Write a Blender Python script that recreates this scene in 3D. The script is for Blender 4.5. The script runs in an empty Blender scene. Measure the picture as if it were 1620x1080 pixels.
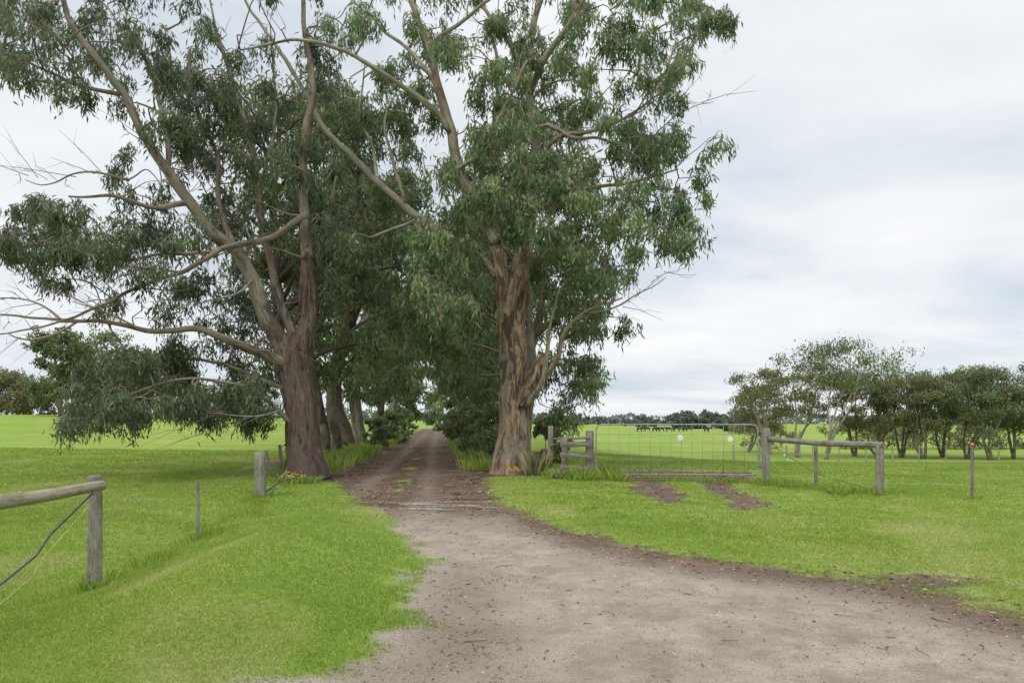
import bpy, math, random
import numpy as np
C = bpy.context.scene.collection
F = 1080.0; HZ = 668.0; CH = 1.6
rs = np.random.RandomState(7)

# ------------------------------------------------------------------ noise
def _h(i, j, k, s):
    n = (i*374761393 + j*668265263 + k*2147483647 + s*974634777) & 0xffffffff
    n = ((n ^ (n >> 13))*1274126177) & 0xffffffff
    n = (n ^ (n >> 16)) & 0xffffffff
    return n/4294967295.0
def vn(x, y, z=0.0, s=0):
    x = np.asarray(x, float); y = np.asarray(y, float); z = np.asarray(z, float)+0*x
    i = np.floor(x).astype(np.int64); j = np.floor(y).astype(np.int64); k = np.floor(z).astype(np.int64)
    u = x-i; v = y-j; w = z-k
    u = u*u*(3-2*u); v = v*v*(3-2*v); w = w*w*(3-2*w)
    r = 0
    for a in (0, 1):
        for b in (0, 1):
            for c in (0, 1):
                r = r+_h(i+a, j+b, k+c, s)*(u if a else 1-u)*(v if b else 1-v)*(w if c else 1-w)
    return r
def ss(t):
    t = np.clip(t, 0, 1); return t*t*(3-2*t)

# ------------------------------------------------------------------ terrain
def poly_px(pts):
    o = []
    for px, py in pts:
        Y = F*CH/(py-HZ); o.append(((px-810)/F*Y, Y))
    return o
def seg_sd(P, x, y):
    d = np.full(x.shape, 1e9); ins = np.zeros(x.shape, bool)
    n = len(P)
    for i in range(n):
        ax, ay = P[i]; bx, by = P[(i+1) % n]
        dx, dy = bx-ax, by-ay
        t = np.clip(((x-ax)*dx+(y-ay)*dy)/(dx*dx+dy*dy+1e-12), 0, 1)
        d = np.minimum(d, np.hypot(x-ax-t*dx, y-ay-t*dy))
        c = ((ay > y) != (by > y)) & (x < (bx-ax)*(y-ay)/((by-ay)+1e-12)+ax)
        ins ^= c
    return np.where(ins, d, -d)
ROADL = [(672, 679), (660, 685), (645, 692), (618, 702), (588, 715), (545, 733), (524, 750), (545, 772), (585, 800), (618, 825), (642, 850), (657, 900), (656, 950), (638, 1000), (600, 1040), (545, 1068)]
ROADR = [(1800, 1010), (1620, 972), (1560, 955), (1450, 925), (1300, 903), (1200, 893), (1130, 884), (1040, 868), (960, 850), (890, 832), (830, 812), (785, 790), (768, 765), (772, 748), (756, 733), (736, 715), (720, 702), (708, 692), (700, 685), (694, 679)]
ROAD = poly_px(ROADL)+[(-1.5, 4.05), (-2.4, 3.88), (-5, 3.6), (-15, 3.0), (-45, 1), (-45, -12), (45, -12), (45, 1.5), (10, 4.2)]+poly_px(ROADR)
TRK = [poly_px(p) for p in ([(975, 750), (1035, 750), (1098, 793), (1040, 799)], [(1090, 752), (1145, 752), (1218, 801), (1168, 806)], [(950, 743), (1192, 745), (1197, 761), (950, 759)])]
TREEL = (-6.0, 19.9); TREER = (-0.1, 22.0)
def cen(y): return -1.1-.107*y

def H(x, y):
    x = np.asarray(x, float); y = np.asarray(y, float)
    z = 2.6*ss((-x-8)/55)*ss((y-15)/72)
    z = z-1.15*ss((x-1)/14)*ss((y-21)/32)*(1-ss((y-150)/240))
    z = z+0.24*np.exp(-((x+2.8)/.95)**2-((y-8)/3.2)**2)-.14*np.exp(-((x+5.0+.08*(y-10))/.7)**2)*ss((16-y)/5)*ss((y-5)/3)
    z = z+0.35*(vn(x/23, y/23, 0, 3)-.5)*ss((y-28)/40)*ss((np.abs(x+5)-6)/20)
    return z
def masks(x, y):
    sd = seg_sd(ROAD, x, y)
    wob = (vn(x*.9, y*.9, 0, 11)-.5)*.25+(vn(x*3.1, y*3.1, 0, 12)-.5)*.3
    sc = .26+0.022*np.clip(y, 0, 60)+.4*ss((x-1)/3)*(1-ss((y-14)/5))
    d = np.clip((sd+wob)/(2*sc)+.5, 0, 1)
    pat = np.exp(-((y-6.9)/.9)**2)*ss((x-2.2)/1.5)*(1-ss((x-10)/3))
    d = np.maximum(d, pat*ss((vn(x*1.3, y*2.4, 0, 13)-.34)*3)*.62*ss((sd+1.7)/1.2))
    isl = ss((vn(x*1.6, y*1.1, 0, 14)-.42)*6)*np.exp(-((x-cen(y)-.1)/.38)**2)*ss((y-13.8)/1.5)*(1-ss((y-30)/10))
    isl = np.maximum(isl, .8*ss((vn(x*2.6, y*2.1, 0, 15)-.6)*6)*np.exp(-((x+1.15)/.5)**2)*ss((y-5)/1)*(1-ss((y-8.5)/2)))
    d = d*(1-.72*isl)
    for T in TRK:
        t = seg_sd(T, x, y)
        d = np.maximum(d, np.clip((t+wob*1.3)/.7+.5, 0, 1)*.85)
    for (tx, ty, r) in ((TREEL[0]+.5, TREEL[1]+.2, 1.7), (TREER[0]-.3, TREER[1], 1.7), (-8.0, 27, 2.2), (-9.3, 34, 2)):
        rr = np.hypot(x-tx, y-ty)
        d = np.maximum(d, np.clip((r-rr+wob)/.9+.4, 0, 1))
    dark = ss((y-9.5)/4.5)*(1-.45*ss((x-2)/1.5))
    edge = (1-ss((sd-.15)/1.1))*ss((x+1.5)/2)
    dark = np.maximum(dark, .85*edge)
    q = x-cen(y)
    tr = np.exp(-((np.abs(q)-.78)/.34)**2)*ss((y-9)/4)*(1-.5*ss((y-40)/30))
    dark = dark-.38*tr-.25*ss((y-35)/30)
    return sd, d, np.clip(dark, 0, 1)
def DRY(x, y):
    v = .4*ss((vn(x*.5, y*.5, 0, 21)-.55)*3)+.25*(vn(x*2.3, y*2.3, 0, 22)-.5)
    ax, ay, bx, by = -3.45, 6.0, -3.2, 8.6
    t = np.clip(((x-ax)*(bx-ax)+(y-ay)*(by-ay))/((bx-ax)**2+(by-ay)**2), 0, 1)
    v = v+.7*np.exp(-(np.hypot(x-ax-t*(bx-ax), y-ay-t*(by-ay))/.12)**2)
    v = v+.8*np.exp(-((x-4.2)/.7)**2-((y-11.2)/.5)**2)+.5*np.exp(-((x-5.6)/1.6)**2-((y-15)/.9)**2)*ss((vn(x*2, y*2, 0, 24)-.35)*4)
    v = v+.45*ss((vn(x*1.1, y*.4, 0, 23)-.62)*5)
    return np.clip(v, 0, 1)
def GZ(x, y, sd, d):
    """finished ground height with small lumps, sunk drive and wheel ruts"""
    near = ss((60-y)/30)
    z = H(x, y)+near*((vn(x*2.5, y*2.5, 0, 31)-.5)*.03+(vn(x*7, y*7, 0, 32)-.5)*.014)
    z = z-.05*d*near
    return z-.02*near*d*np.exp(-((np.abs(x-cen(y))-.78)/.3)**2)*ss((y-9)/4)

# ------------------------------------------------------------------ materials
def M(name, rough=.9):
    m = bpy.data.materials.new(name); m.use_nodes = True
    nt = m.node_tree; b = nt.nodes['Principled BSDF']
    b.inputs['Roughness'].default_value = rough
    b.inputs['Specular IOR Level'].default_value = .25
    return m, nt, b
def noise(nt, vec, scale, detail=4, rough=.55, dist=0.):
    n = nt.nodes.new('ShaderNodeTexNoise'); n.inputs['Scale'].default_value = scale
    n.inputs['Detail'].default_value = detail; n.inputs['Roughness'].default_value = rough; n.inputs['Distortion'].default_value = dist
    if vec is not None: nt.links.new(vec, n.inputs['Vector'])
    return n.outputs['Fac']
def ramp(nt, fac, stops):
    r = nt.nodes.new('ShaderNodeValToRGB'); e = r.color_ramp.elements
    while len(e) < len(stops): e.new(.5)
    for el, (p, c) in zip(e, stops):
        el.position = p; el.color = (c[0], c[1], c[2], 1) if not isinstance(c, (int, float)) else (c, c, c, 1)
    nt.links.new(fac, r.inputs['Fac']); return r.outputs['Color']
def mix(nt, fac, a, b, mode='MIX'):
    n = nt.nodes.new('ShaderNodeMix'); n.data_type = 'RGBA'; n.blend_type = mode
    for s, v in ((n.inputs[0], fac), (n.inputs[6], a), (n.inputs[7], b)):
        if isinstance(v, (int, float)): s.default_value = v
        elif isinstance(v, tuple): s.default_value = (*v, 1)
        else: nt.links.new(v, s)
    return n.outputs[2]
def math_(nt, op, a, b=0.0, c=None):
    n = nt.nodes.new('ShaderNodeMath'); n.operation = op
    for i, v in enumerate((a, b) if c is None else (a, b, c)):
        if isinstance(v, (int, float)): n.inputs[i].default_value = v
        else: nt.links.new(v, n.inputs[i])
    return n.outputs[0]
def attr(nt, name, out='Fac'):
    n = nt.nodes.new('ShaderNodeAttribute'); n.attribute_name = name; return n.outputs[out]
def mapping(nt, vec, scale):
    n = nt.nodes.new('ShaderNodeMapping'); n.inputs['Scale'].default_value = scale
    nt.links.new(vec, n.inputs['Vector']); return n.outputs['Vector']
def bump(nt, h, b, strength, dist):
    n = nt.nodes.new('ShaderNodeBump'); n.inputs['Strength'].default_value = strength; n.inputs['Distance'].default_value = dist
    nt.links.new(h, n.inputs['Height']); nt.links.new(n.outputs[0], b.inputs['Normal'])

def ground_mat():
    m, nt, b = M('ground_mat', .95)
    tc = nt.nodes.new('ShaderNodeNewGeometry').outputs['Position']
    n1 = noise(nt, tc, .35, 5); n2 = noise(nt, tc, 6, 6, .65); n3 = noise(nt, tc, 60, 5, .8); n0 = noise(nt, tc, .05, 4); n4 = noise(nt, tc, 1.6, 6, .6)
    g = ramp(nt, n2, [(.3, (.13, .20, .034)), (.52, (.205, .30, .048)), (.7, (.285, .36, .08))])
    far = ramp(nt, n1, [(.3, (.205, .305, .048)), (.5, (.255, .35, .062)), (.7, (.335, .385, .098))])
    vary = ramp(nt, n0, [(.35, (.85, .9, .8)), (.65, (1.12, 1.03, 1.15))])
    g = mix(nt, .65, g, far); g = mix(nt, 1.0, g, vary, 'MULTIPLY')
    g = mix(nt, math_(nt, 'MULTIPLY', attr(nt, 'dry'), .7), g, (.38, .35, .17))
    g = mix(nt, .6, g, ramp(nt, n3, [(.35, (.55, .55, .5)), (.5, (1, 1, 1)), (.65, (1.3, 1.25, 1.2))]), 'MULTIPLY')
    tan = ramp(nt, n4, [(.28, (.265, .22, .17)), (.5, (.385, .328, .262)), (.7, (.49, .43, .352))])
    tan = mix(nt, ramp(nt, n1, [(.38, 0.0), (.62, .6)]), tan, (.30, .262, .212))
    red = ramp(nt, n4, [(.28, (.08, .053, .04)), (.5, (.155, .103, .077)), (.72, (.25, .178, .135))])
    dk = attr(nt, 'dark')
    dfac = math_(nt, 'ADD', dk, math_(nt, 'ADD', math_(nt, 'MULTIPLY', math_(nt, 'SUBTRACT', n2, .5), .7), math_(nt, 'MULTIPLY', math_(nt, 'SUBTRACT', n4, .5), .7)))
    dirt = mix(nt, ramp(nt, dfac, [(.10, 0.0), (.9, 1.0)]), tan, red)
    speck = ramp(nt, n3, [(.34, (.42, .39, .37)), (.46, (.94, .94, .94)), (.56, (1.03, 1.03, 1.03)), (.68, (1.5, 1.48, 1.45))])
    dirt = mix(nt, .85, dirt, speck, 'MULTIPLY')
    dirt = mix(nt, .55, dirt, ramp(nt, n2, [(.3, (.66, .64, .62)), (.7, (1.24, 1.24, 1.24))]), 'MULTIPLY')
    vo = nt.nodes.new('ShaderNodeTexVoronoi'); vo.inputs['Scale'].default_value = 36; nt.links.new(tc, vo.inputs['Vector'])
    dots = ramp(nt, vo.outputs['Distance'], [(.12, (.45, .42, .4)), (.22, (1, 1, 1))])
    dirt = mix(nt, ramp(nt, noise(nt, tc, .9, 4), [(.42, 0.0), (.56, .85)]), dirt, mix(nt, 1.0, dirt, dots, 'MULTIPLY'))
    d = math_(nt, 'ADD', attr(nt, 'dirt'), math_(nt, 'MULTIPLY', math_(nt, 'SUBTRACT', noise(nt, tc, 5, 6, .7), .5), .9))
    fac = ramp(nt, d, [(.34, 0.0), (.54, 1.0)])
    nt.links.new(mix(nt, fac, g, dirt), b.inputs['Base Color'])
    hh = math_(nt, 'ADD', math_(nt, 'MULTIPLY', n2, .7), math_(nt, 'MULTIPLY', n3, .5))
    bump(nt, hh, b, .9, .03)
    b.inputs['Specular IOR Level'].default_value = .1
    return m
GM = ground_mat()

def leaf_mat(name, stops, trans=.33):
    m, nt, b = M(name, .45)
    col = ramp(nt, attr(nt, 'tone'), stops)
    nt.links.new(col, b.inputs['Base Color'])
    t = nt.nodes.new('ShaderNodeBsdfTranslucent'); nt.links.new(col, t.inputs['Color'])
    s = nt.nodes.new('ShaderNodeMixShader'); s.inputs[0].default_value = trans
    nt.links.new(b.outputs[0], s.inputs[1]); nt.links.new(t.outputs[0], s.inputs[2])
    nt.links.new(s.outputs[0], nt.nodes['Material Output'].inputs['Surface'])
    return m
GRASS = leaf_mat('grass_mat', [(0, (.12, .19, .03)), (.35, (.205, .305, .042)), (.7, (.30, .405, .068)), (.88, (.40, .45, .13)), (1, (.52, .47, .25))], .35)
LEAF_R = leaf_mat('leaf_front_lit', [(0, (.055, .09, .042)), (.35, (.13, .195, .085)), (.7, (.26, .345, .155)), (.93, (.50, .55, .34)), (1, (.44, .28, .14))])  # brighter leaf set, with front lighting painted into its greens
LEAF_L = leaf_mat('leaf_grey', [(0, (.045, .065, .036)), (.4, (.11, .145, .08)), (.75, (.225, .27, .15)), (.95, (.42, .45, .30)), (1, (.34, .22, .12))])
LEAF_D = leaf_mat('leaf_dark', [(0, (.055, .08, .032)), (.5, (.14, .185, .075)), (.85, (.27, .32, .135)), (1, (.38, .34, .17))])
LEAF_O = leaf_mat('leaf_olive', [(0, (.10, .10, .045)), (.5, (.215, .21, .10)), (.85, (.33, .32, .16)), (1, (.42, .33, .19))])
LEAF_HAZE = leaf_mat('leaf_far_hazed', [(0, (.11, .14, .14)), (.5, (.15, .19, .175)), (1, (.22, .25, .20))])  # distance haze is mixed into these paler, bluish leaf colours
STRAW = leaf_mat('straw_mat', [(0, (.17, .19, .06)), (.5, (.36, .33, .16)), (1, (.56, .49, .30))])
LITTER = leaf_mat('litter_mat', [(0, (.07, .045, .032)), (.5, (.18, .115, .08)), (.85, (.32, .23, .16)), (1, (.50, .43, .35))], .05)
FLOWER = leaf_mat('flower_mat', [(0, (.7, .5, .02)), (1, (.8, .65, .05))])

def bark(name, stops, sc=1.0, bs=.6, zs=.2, patch=None, dkp=(.085, .06, .048), pt=.48, dt=.57):
    m, nt, b = M(name, .85)
    v = attr(nt, 'tuv', 'Vector')
    n = noise(nt, mapping(nt, v, (1, 1, zs)), 5*sc, 6, .62); n2 = noise(nt, mapping(nt, v, (1, 1, .13)), 26*sc, 6, .8)
    n3 = noise(nt, mapping(nt, v, (1, 1, .5)), 1.7*sc, 5, .55, .6)
    f = math_(nt, 'ADD', math_(nt, 'MULTIPLY', n, .5), math_(nt, 'MULTIPLY', n3, .5))
    col = ramp(nt, f, stops)
    if patch:
        n5 = noise(nt, mapping(nt, v, (1, 1, .35)), 2.0*sc, 6, .6, .5)
        col = mix(nt, ramp(nt, n5, [(pt, 0.0), (pt+.03, .85)]), col, patch)
        n6 = noise(nt, mapping(nt, v, (1.1, 1, .28)), 3.0*sc, 6, .65, .4)
        col = mix(nt, ramp(nt, n6, [(dt, 0.0), (dt+.04, .85)]), col, dkp)
    col = mix(nt, .9, col, ramp(nt, n2, [(.36, (.33, .30, .28)), (.48, (.95, .95, .95)), (.68, (1.3, 1.3, 1.3))]), 'MULTIPLY')
    nt.links.new(col, b.inputs['Base Color'])
    bump(nt, math_(nt, 'ADD', n, n2), b, bs, .06)
    return m
BARK_BASE_L = bark('bark_base_grey', [(.36, (.05, .034, .027)), (.44, (.11, .076, .057)), (.5, (.19, .138, .105)), (.56, (.14, .10, .077)), (.64, (.28, .215, .165))], 1.3, 1, patch=(.165, .125, .098), dkp=(.06, .04, .032))
BARK_BASE_R = bark('bark_base_orange', [(.36, (.12, .08, .057)), (.43, (.22, .15, .108)), (.48, (.46, .31, .19)), (.53, (.52, .40, .28)), (.58, (.27, .22, .175)), (.64, (.50, .41, .31))], 1.1, .9, patch=(.31, .275, .235), dkp=(.10, .066, .048), pt=.50, dt=.53)
BARK_LIMB = bark('bark_limb', [(.36, (.15, .11, .075)), (.44, (.29, .22, .15)), (.5, (.32, .295, .215)), (.56, (.41, .38, .285)), (.64, (.48, .43, .34))], 1, .4, patch=(.27, .26, .20), dkp=(.14, .10, .07))
BARK_LIMB_D = bark('bark_limb_dark', [(.36, (.09, .066, .05)), (.45, (.17, .13, .10)), (.53, (.24, .205, .155)), (.64, (.35, .305, .24))], 1, .4, patch=(.215, .19, .148), dkp=(.09, .066, .05))
BARK_TWIG = bark('bark_twig', [(.35, (.13, .098, .076)), (.5, (.22, .178, .142)), (.65, (.34, .29, .24))], 1, .1)
BARK_FAR = bark('bark_far', [(.35, (.20, .165, .14)), (.5, (.35, .305, .265)), (.65, (.50, .455, .41))], 1, .1)
WOOD = bark('weathered_wood', [(.34, (.13, .12, .10)), (.45, (.25, .23, .19)), (.55, (.34, .315, .265)), (.66, (.43, .40, .34))], 4, .6, .05)
WOOD_Y = bark('pale_log_wood', [(.34, (.22, .19, .12)), (.5, (.36, .325, .225)), (.66, (.49, .44, .33))], 4, .5, .05)

def plain(name, col, rough=.5, metal=0., var=.25):
    m, nt, b = M(name, rough)
    tc = nt.nodes.new('ShaderNodeTexCoord').outputs['Object']
    n = noise(nt, tc, 12, 5)
    lo = tuple(c*(1-var) for c in col); hi = tuple(min(1, c*(1+var)) for c in col)
    nt.links.new(ramp(nt, n, [(.35, lo), (.65, hi)]), b.inputs['Base Color'])
    b.inputs['Metallic'].default_value = metal
    return m
STEEL = plain('galvanised_steel', (.30, .30, .285), .6, .1)
WIRE = plain('wire_steel', (.34, .34, .33), .5, .3)
RUST = plain('rusty_steel', (.16, .11, .08), .8, .2)
WHITE = plain('white_sign', (.75, .76, .76), .5, 0, .06)
ORANGE = plain('orange_plastic', (.60, .15, .05), .5, 0, .1)
BLUEPIPE = plain('dark_blue_cable', (.06, .07, .095), .5, 0, .2)
ROPE = plain('dull_yellow_rope', (.40, .36, .16), .8)
COW = plain('hazed_black_cowhide', (.05, .05, .053), .8)  # black hide raised towards grey, with distance haze put into the colour
GRIDM = plain('dusty_steel', (.27, .235, .20), .9, 0)

# ------------------------------------------------------------------ mesh builders
def link(name, me, mat, parent=None):
    o = bpy.data.objects.new(name, me); C.objects.link(o)
    if mat: me.materials.append(mat)
    if parent: o.parent = parent
    return o
def empty(name, loc, label, cat, group=None):
    o = bpy.data.objects.new(name, None); C.objects.link(o); o.location = loc; o.empty_display_size = .3
    return tag(o, label, cat, group)
def tag(o, label=None, cat=None, group=None, kind=None):
    if label: o['label'] = label
    if cat: o['category'] = cat
    if group: o['group'] = group
    if kind: o['kind'] = kind
    return o
def bulk(name, V, k, mat, parent=None, tone=None, origin=(0, 0, 0)):
    V = (np.asarray(V)-np.array(origin)).astype(np.float32); n = len(V)//k
    me = bpy.data.meshes.new(name)
    me.vertices.add(len(V)); me.vertices.foreach_set('co', V.ravel())
    me.loops.add(n*k); me.loops.foreach_set('vertex_index', np.arange(n*k, dtype=np.int32))
    me.polygons.add(n); me.polygons.foreach_set('loop_start', np.arange(0, n*k, k, dtype=np.int32))
    me.update(calc_edges=True)
    if tone is not None:
        a = me.attributes.new('tone', 'FLOAT', 'POINT'); a.data.foreach_set('value', np.repeat(np.clip(tone, 0, 1), k).astype(np.float32))
    return link(name, me, mat, parent)
def catmull(P, step):
    P = np.asarray(P, float); out = []
    Q = np.vstack([2*P[0]-P[1], P, 2*P[-1]-P[-2]])
    for i in range(1, len(Q)-2):
        p0, p1, p2, p3 = Q[i-1:i+3]
        n = max(2, int(np.linalg.norm((p2-p1)[:3])/step))
        t = (np.arange(n)/n)[:, None]
        out.append(.5*(2*p1+(p2-p0)*t+(2*p0-5*p1+4*p2-p3)*t**2+(3*p1-p0-3*p2+p3)*t**3))
    out.append(P[-1:]); return np.vstack(out)
class MB:
    def __init__(s): s.v = []; s.f = []; s.t = []; s.n = 0
    def tube(s, P, R, seg=8, step=None, rough=0., flute=0., jit=0., prof=None, cap=True, sd=0):
        P = np.asarray(P, float); R = np.asarray(R, float)*np.ones(len(P))
        if step:
            A = catmull(np.column_stack([P, R]), step); P = A[:, :3]; R = np.maximum(A[:, 3], .002)
        if jit:
            S0 = np.concatenate([[0], np.cumsum(np.linalg.norm(np.diff(P, axis=0), axis=1))])
            w = np.minimum(1, S0/.8)
            for c in range(3): P[:, c] += ((vn(S0*.8, S0*0+c*9.1+sd, 0, 5)-.5)*jit*1.6+(vn(S0*2.5, S0*0+c*5.1+sd, 0, 7)-.5)*jit*.4)*w
        T = np.gradient(P, axis=0); T /= np.linalg.norm(T, axis=1)[:, None]+1e-9
        up = np.array([1., 0, 0]) if abs(T[0][0]) < .8 else np.array([0, 0, 1.])
        X = []; x = up-T[0]*up.dot(T[0]); x /= np.linalg.norm(x)
        for t in T:
            x = x-t*x.dot(t); x = x/(np.linalg.norm(x)+1e-9); X.append(x)
        X = np.array(X); Y = np.cross(T, X)
        S = np.concatenate([[0], np.cumsum(np.linalg.norm(np.diff(P, axis=0), axis=1))])
        if prof is None:
            th = np.arange(seg)/seg*2*math.pi; a = np.cos(th); b = np.sin(th)
        else:
            prof = np.asarray(prof, float); a = prof[:, 0]; b = prof[:, 1]; seg = len(prof)
        ca, sa = np.meshgrid(a, S)[0], np.meshgrid(b, S)[0]; SS = S[:, None]+0*ca
        k = np.ones_like(ca)
        if rough:
            k = k+rough*((vn(ca*1.8+sd, sa*1.8, SS*.9, 2)-.5)*1.6+(vn(ca*4+sd, sa*4, SS*1.2, 4)-.5)*1.2+(vn(ca*10+sd, sa*10, SS*3.2, 6)-.5)*.9)
        if flute:
            k = k+flute*np.exp(-SS/.5)*(vn(ca*2.6+sd, sa*2.6, 0*SS, 8)-.3)*2
        rr = R[:, None]*k
        V = P[:, None, :]+X[:, None, :]*(ca*rr)[..., None]+Y[:, None, :]*(sa*rr)[..., None]
        n, m = ca.shape; base = s.n
        s.v.append(V.reshape(-1, 3)); r0 = max(R.mean(), .02)
        s.t.append(np.stack([ca*r0+sd*3.7, sa*r0, SS], -1).reshape(-1, 3)); s.n += n*m
        i = np.arange(n-1)[:, None]*m; j = np.arange(m)[None, :]; j2 = (j+1) % m
        q = np.stack([i+j, i+j2, i+m+j2, i+m+j], -1).reshape(-1, 4)+base
        s.f.extend(q.tolist())
        if cap:
            s.f.append(list(range(base+m-1, base-1, -1))); s.f.append(list(range(base+(n-1)*m, base+n*m)))
    def build(s, name, mat, parent=None, origin=(0, 0, 0), smooth=True):
        V = np.vstack(s.v)-np.array(origin)
        me = bpy.data.meshes.new(name); me.from_pydata(V.tolist(), [], s.f); me.update()
        a = me.attributes.new('tuv', 'FLOAT_VECTOR', 'POINT'); a.data.foreach_set('vector', np.vstack(s.t).astype(np.float32).ravel())
        if smooth: me.polygons.foreach_set('use_smooth', [len(f) <= 4 for f in s.f])
        return link(name, me, mat, parent)
def rrect(w, h, c=.12):
    w /= 2; h /= 2; e = min(w, h)*c*2
    return [(w, -h+e), (w, h-e), (w-e, h), (-w+e, h), (-w, h-e), (-w, -h+e), (-w+e, -h), (w-e, -h)]
def P3(px, py, Y): return np.array([(px-810)/F*Y, Y, CH+(HZ-py)/F*Y])
def G3(px, Y, dz=0): x = (px-810)/F*Y; return np.array([x, Y, float(H(x, Y))+dz])

# ------------------------------------------------------------------ leaves
def foliage(rng, cl, rad, sprigs, k, L, W, droop=1.2, flat=.75, sprig_r=.22, hangz=1.25, con=1.):
    n = len(cl); c = np.repeat(cl, sprigs, 0); r = np.repeat(rad, sprigs)
    ctone = np.repeat(rng.rand(n), sprigs); stone = rng.rand(len(c))
    d = rng.normal(size=(len(c), 3)); d /= np.linalg.norm(d, axis=1)[:, None]
    rr = r*rng.rand(len(c))**.45
    sp = c+d*rr[:, None]*np.array([1, 1, flat])
    sp[:, 2] -= (1-np.abs(d[:, 2]))*0.15*r
    b = np.repeat(sp, k, 0); m = len(b)
    off = rng.normal(size=(m, 3))*sprig_r
    if hangz != 1.25: off[:, 2] = -np.abs(rng.normal(size=m))*sprig_r*hangz; off[:, :2] *= (1+off[:, 2:3]/(sprig_r*hangz*4)).clip(.4)
    else: off[:, 2] *= 1.25
    b = b+off
    dd = rng.normal(size=(m, 3))*.5; dd[:, 2] -= droop; dd /= np.linalg.norm(dd, axis=1)[:, None]
    s = np.cross(dd, rng.normal(size=(m, 3))); s /= np.linalg.norm(s, axis=1)[:, None]+1e-9
    l = (L*(.6+.8*rng.rand(m)))[:, None]; w = (W*(.7+.6*rng.rand(m)))[:, None]
    V = np.stack([b, b+dd*l*.4+s*w*.5, b+dd*l, b+dd*l*.4-s*w*.5], 1).reshape(-1, 3)
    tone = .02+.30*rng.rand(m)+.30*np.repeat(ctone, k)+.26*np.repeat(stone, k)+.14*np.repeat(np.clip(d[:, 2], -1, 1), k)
    tone = np.where(rng.rand(m) < .02, 1., np.minimum(tone, .97))
    return V, tone, sp

# ------------------------------------------------------------------ ground
def axis(f0, f1, st, mid, mst, far, g):
    a = list(np.arange(f0, f1, st))
    hi = []; v = f1; s = st
    while v < mid[1]: hi.append(v); v += s; s = min(s*1.06, mst)
    while v < far[1]: hi.append(v); v += s; s *= g
    hi.append(far[1]); lo = []; v = f0-st; s = st
    while v > far[0]: lo.append(v); v -= s; s *= (1.06 if v > mid[0] else g)
    lo.append(far[0])
    return np.array(lo[::-1]+a+hi)
xs = axis(-9, 12, .08, (-30, 30), .5, (-2500, 2500), 1.12)
ys = axis(3.4, 26, .08, (0, 110), .5, (-60, 4000), 1.1)
X, Y = np.meshgrid(xs, ys)
sd, dirt, dark = masks(X, Y)
dry = DRY(X, Y)*ss((40-Y)/20)
Z = GZ(X, Y, sd, dirt)
V = np.stack([X, Y, Z], -1).reshape(-1, 3)
ny, nx = X.shape
i = np.arange(ny-1)[:, None]*nx; j = np.arange(nx-1)[None, :]
Q = np.stack([i+j, i+j+1, i+nx+j+1, i+nx+j], -1).reshape(-1, 4)
isroad = (sd.ravel()[Q].mean(1) > 0)
def sheet(name, Q, label, cat):
    used, inv = np.unique(Q, return_inverse=True); inv = inv.reshape(-1)
    v = V[used].astype(np.float32)
    me = bpy.data.meshes.new(name); me.vertices.add(len(v)); me.vertices.foreach_set('co', v.ravel())
    me.loops.add(len(inv)); me.loops.foreach_set('vertex_index', inv.astype(np.int32))
    me.polygons.add(len(Q)); me.polygons.foreach_set('loop_start', np.arange(0, len(inv), 4, dtype=np.int32))
    me.update(calc_edges=True); me.polygons.foreach_set('use_smooth', np.ones(len(Q), bool))
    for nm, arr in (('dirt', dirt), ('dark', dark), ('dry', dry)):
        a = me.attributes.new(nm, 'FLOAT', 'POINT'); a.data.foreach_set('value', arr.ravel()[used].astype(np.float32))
    o = link(name, me, GM); tag(o, label, cat, kind='structure')
sheet('ground', Q[~isroad], 'green grassy paddocks either side of the drive', 'ground')
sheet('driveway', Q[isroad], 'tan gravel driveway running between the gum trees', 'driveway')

# ------------------------------------------------------------------ grass
n = 700000
gy = 3.4*np.exp(rs.rand(n)*math.log(38/3.4)); gx = (rs.rand(n)*1.76-.88)*gy
s_, d_, k_ = masks(gx, gy)
thr = .50+(rs.rand(n)-.5)*.3
keep = (d_+(vn(gx*5, gy*5, 0, 41)-.5)*.6) < thr
keep |= (rs.rand(n) < .02) & (s_ < .4)
gx, gy, d_, s_ = gx[keep], gy[keep], d_[keep], s_[keep]; n = len(gx)
tall = .72+.25*vn(gx*1.4, gy*1.4, 0, 42)+.5*ss((vn(gx*.7, gy*.7, 0, 43)-.70)*6)*ss((np.abs(gx+3)-1)/1)
field = ss((-gx-4.6)/.6)
tall = tall*(1+.3*field)*(1+.2*ss((gx-1)/2))*(1-.4*np.clip(d_*1.6, 0, 1))
hgt = (.015+.0011*gy)*tall*(.6+.8*rs.rand(n)); w = .0038+.0010*gy
th = rs.rand(n)*2*math.pi; a2 = rs.rand(n)*2*math.pi; ln = rs.rand(n)*1.3
b = np.stack([gx, gy, GZ(gx, gy, s_, d_)-.004], -1)
sdv = np.stack([np.cos(th), np.sin(th), 0*th], -1)*(w*.5)[:, None]
tip = b+np.stack([np.cos(a2)*ln*hgt, np.sin(a2)*ln*hgt, hgt+.006], -1)
V3 = np.stack([b-sdv, b+sdv, tip], 1).reshape(-1, 3)
tone = .38+.28*rs.rand(n)+.2*(vn(gx*.6, gy*.6, 0, 44)-.5)+.14*(vn(gx*3, gy*3, 0, 45)-.5)+.36*DRY(gx, gy)+.06*ss((-gx)/2)
tone = np.where(rs.rand(n) < .045, 1, np.minimum(tone, .95))
o = bulk('grass', V3, 3, GRASS, tone=tone); tag(o, 'short bright green grass covering the verges', 'grass', kind='stuff')

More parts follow.
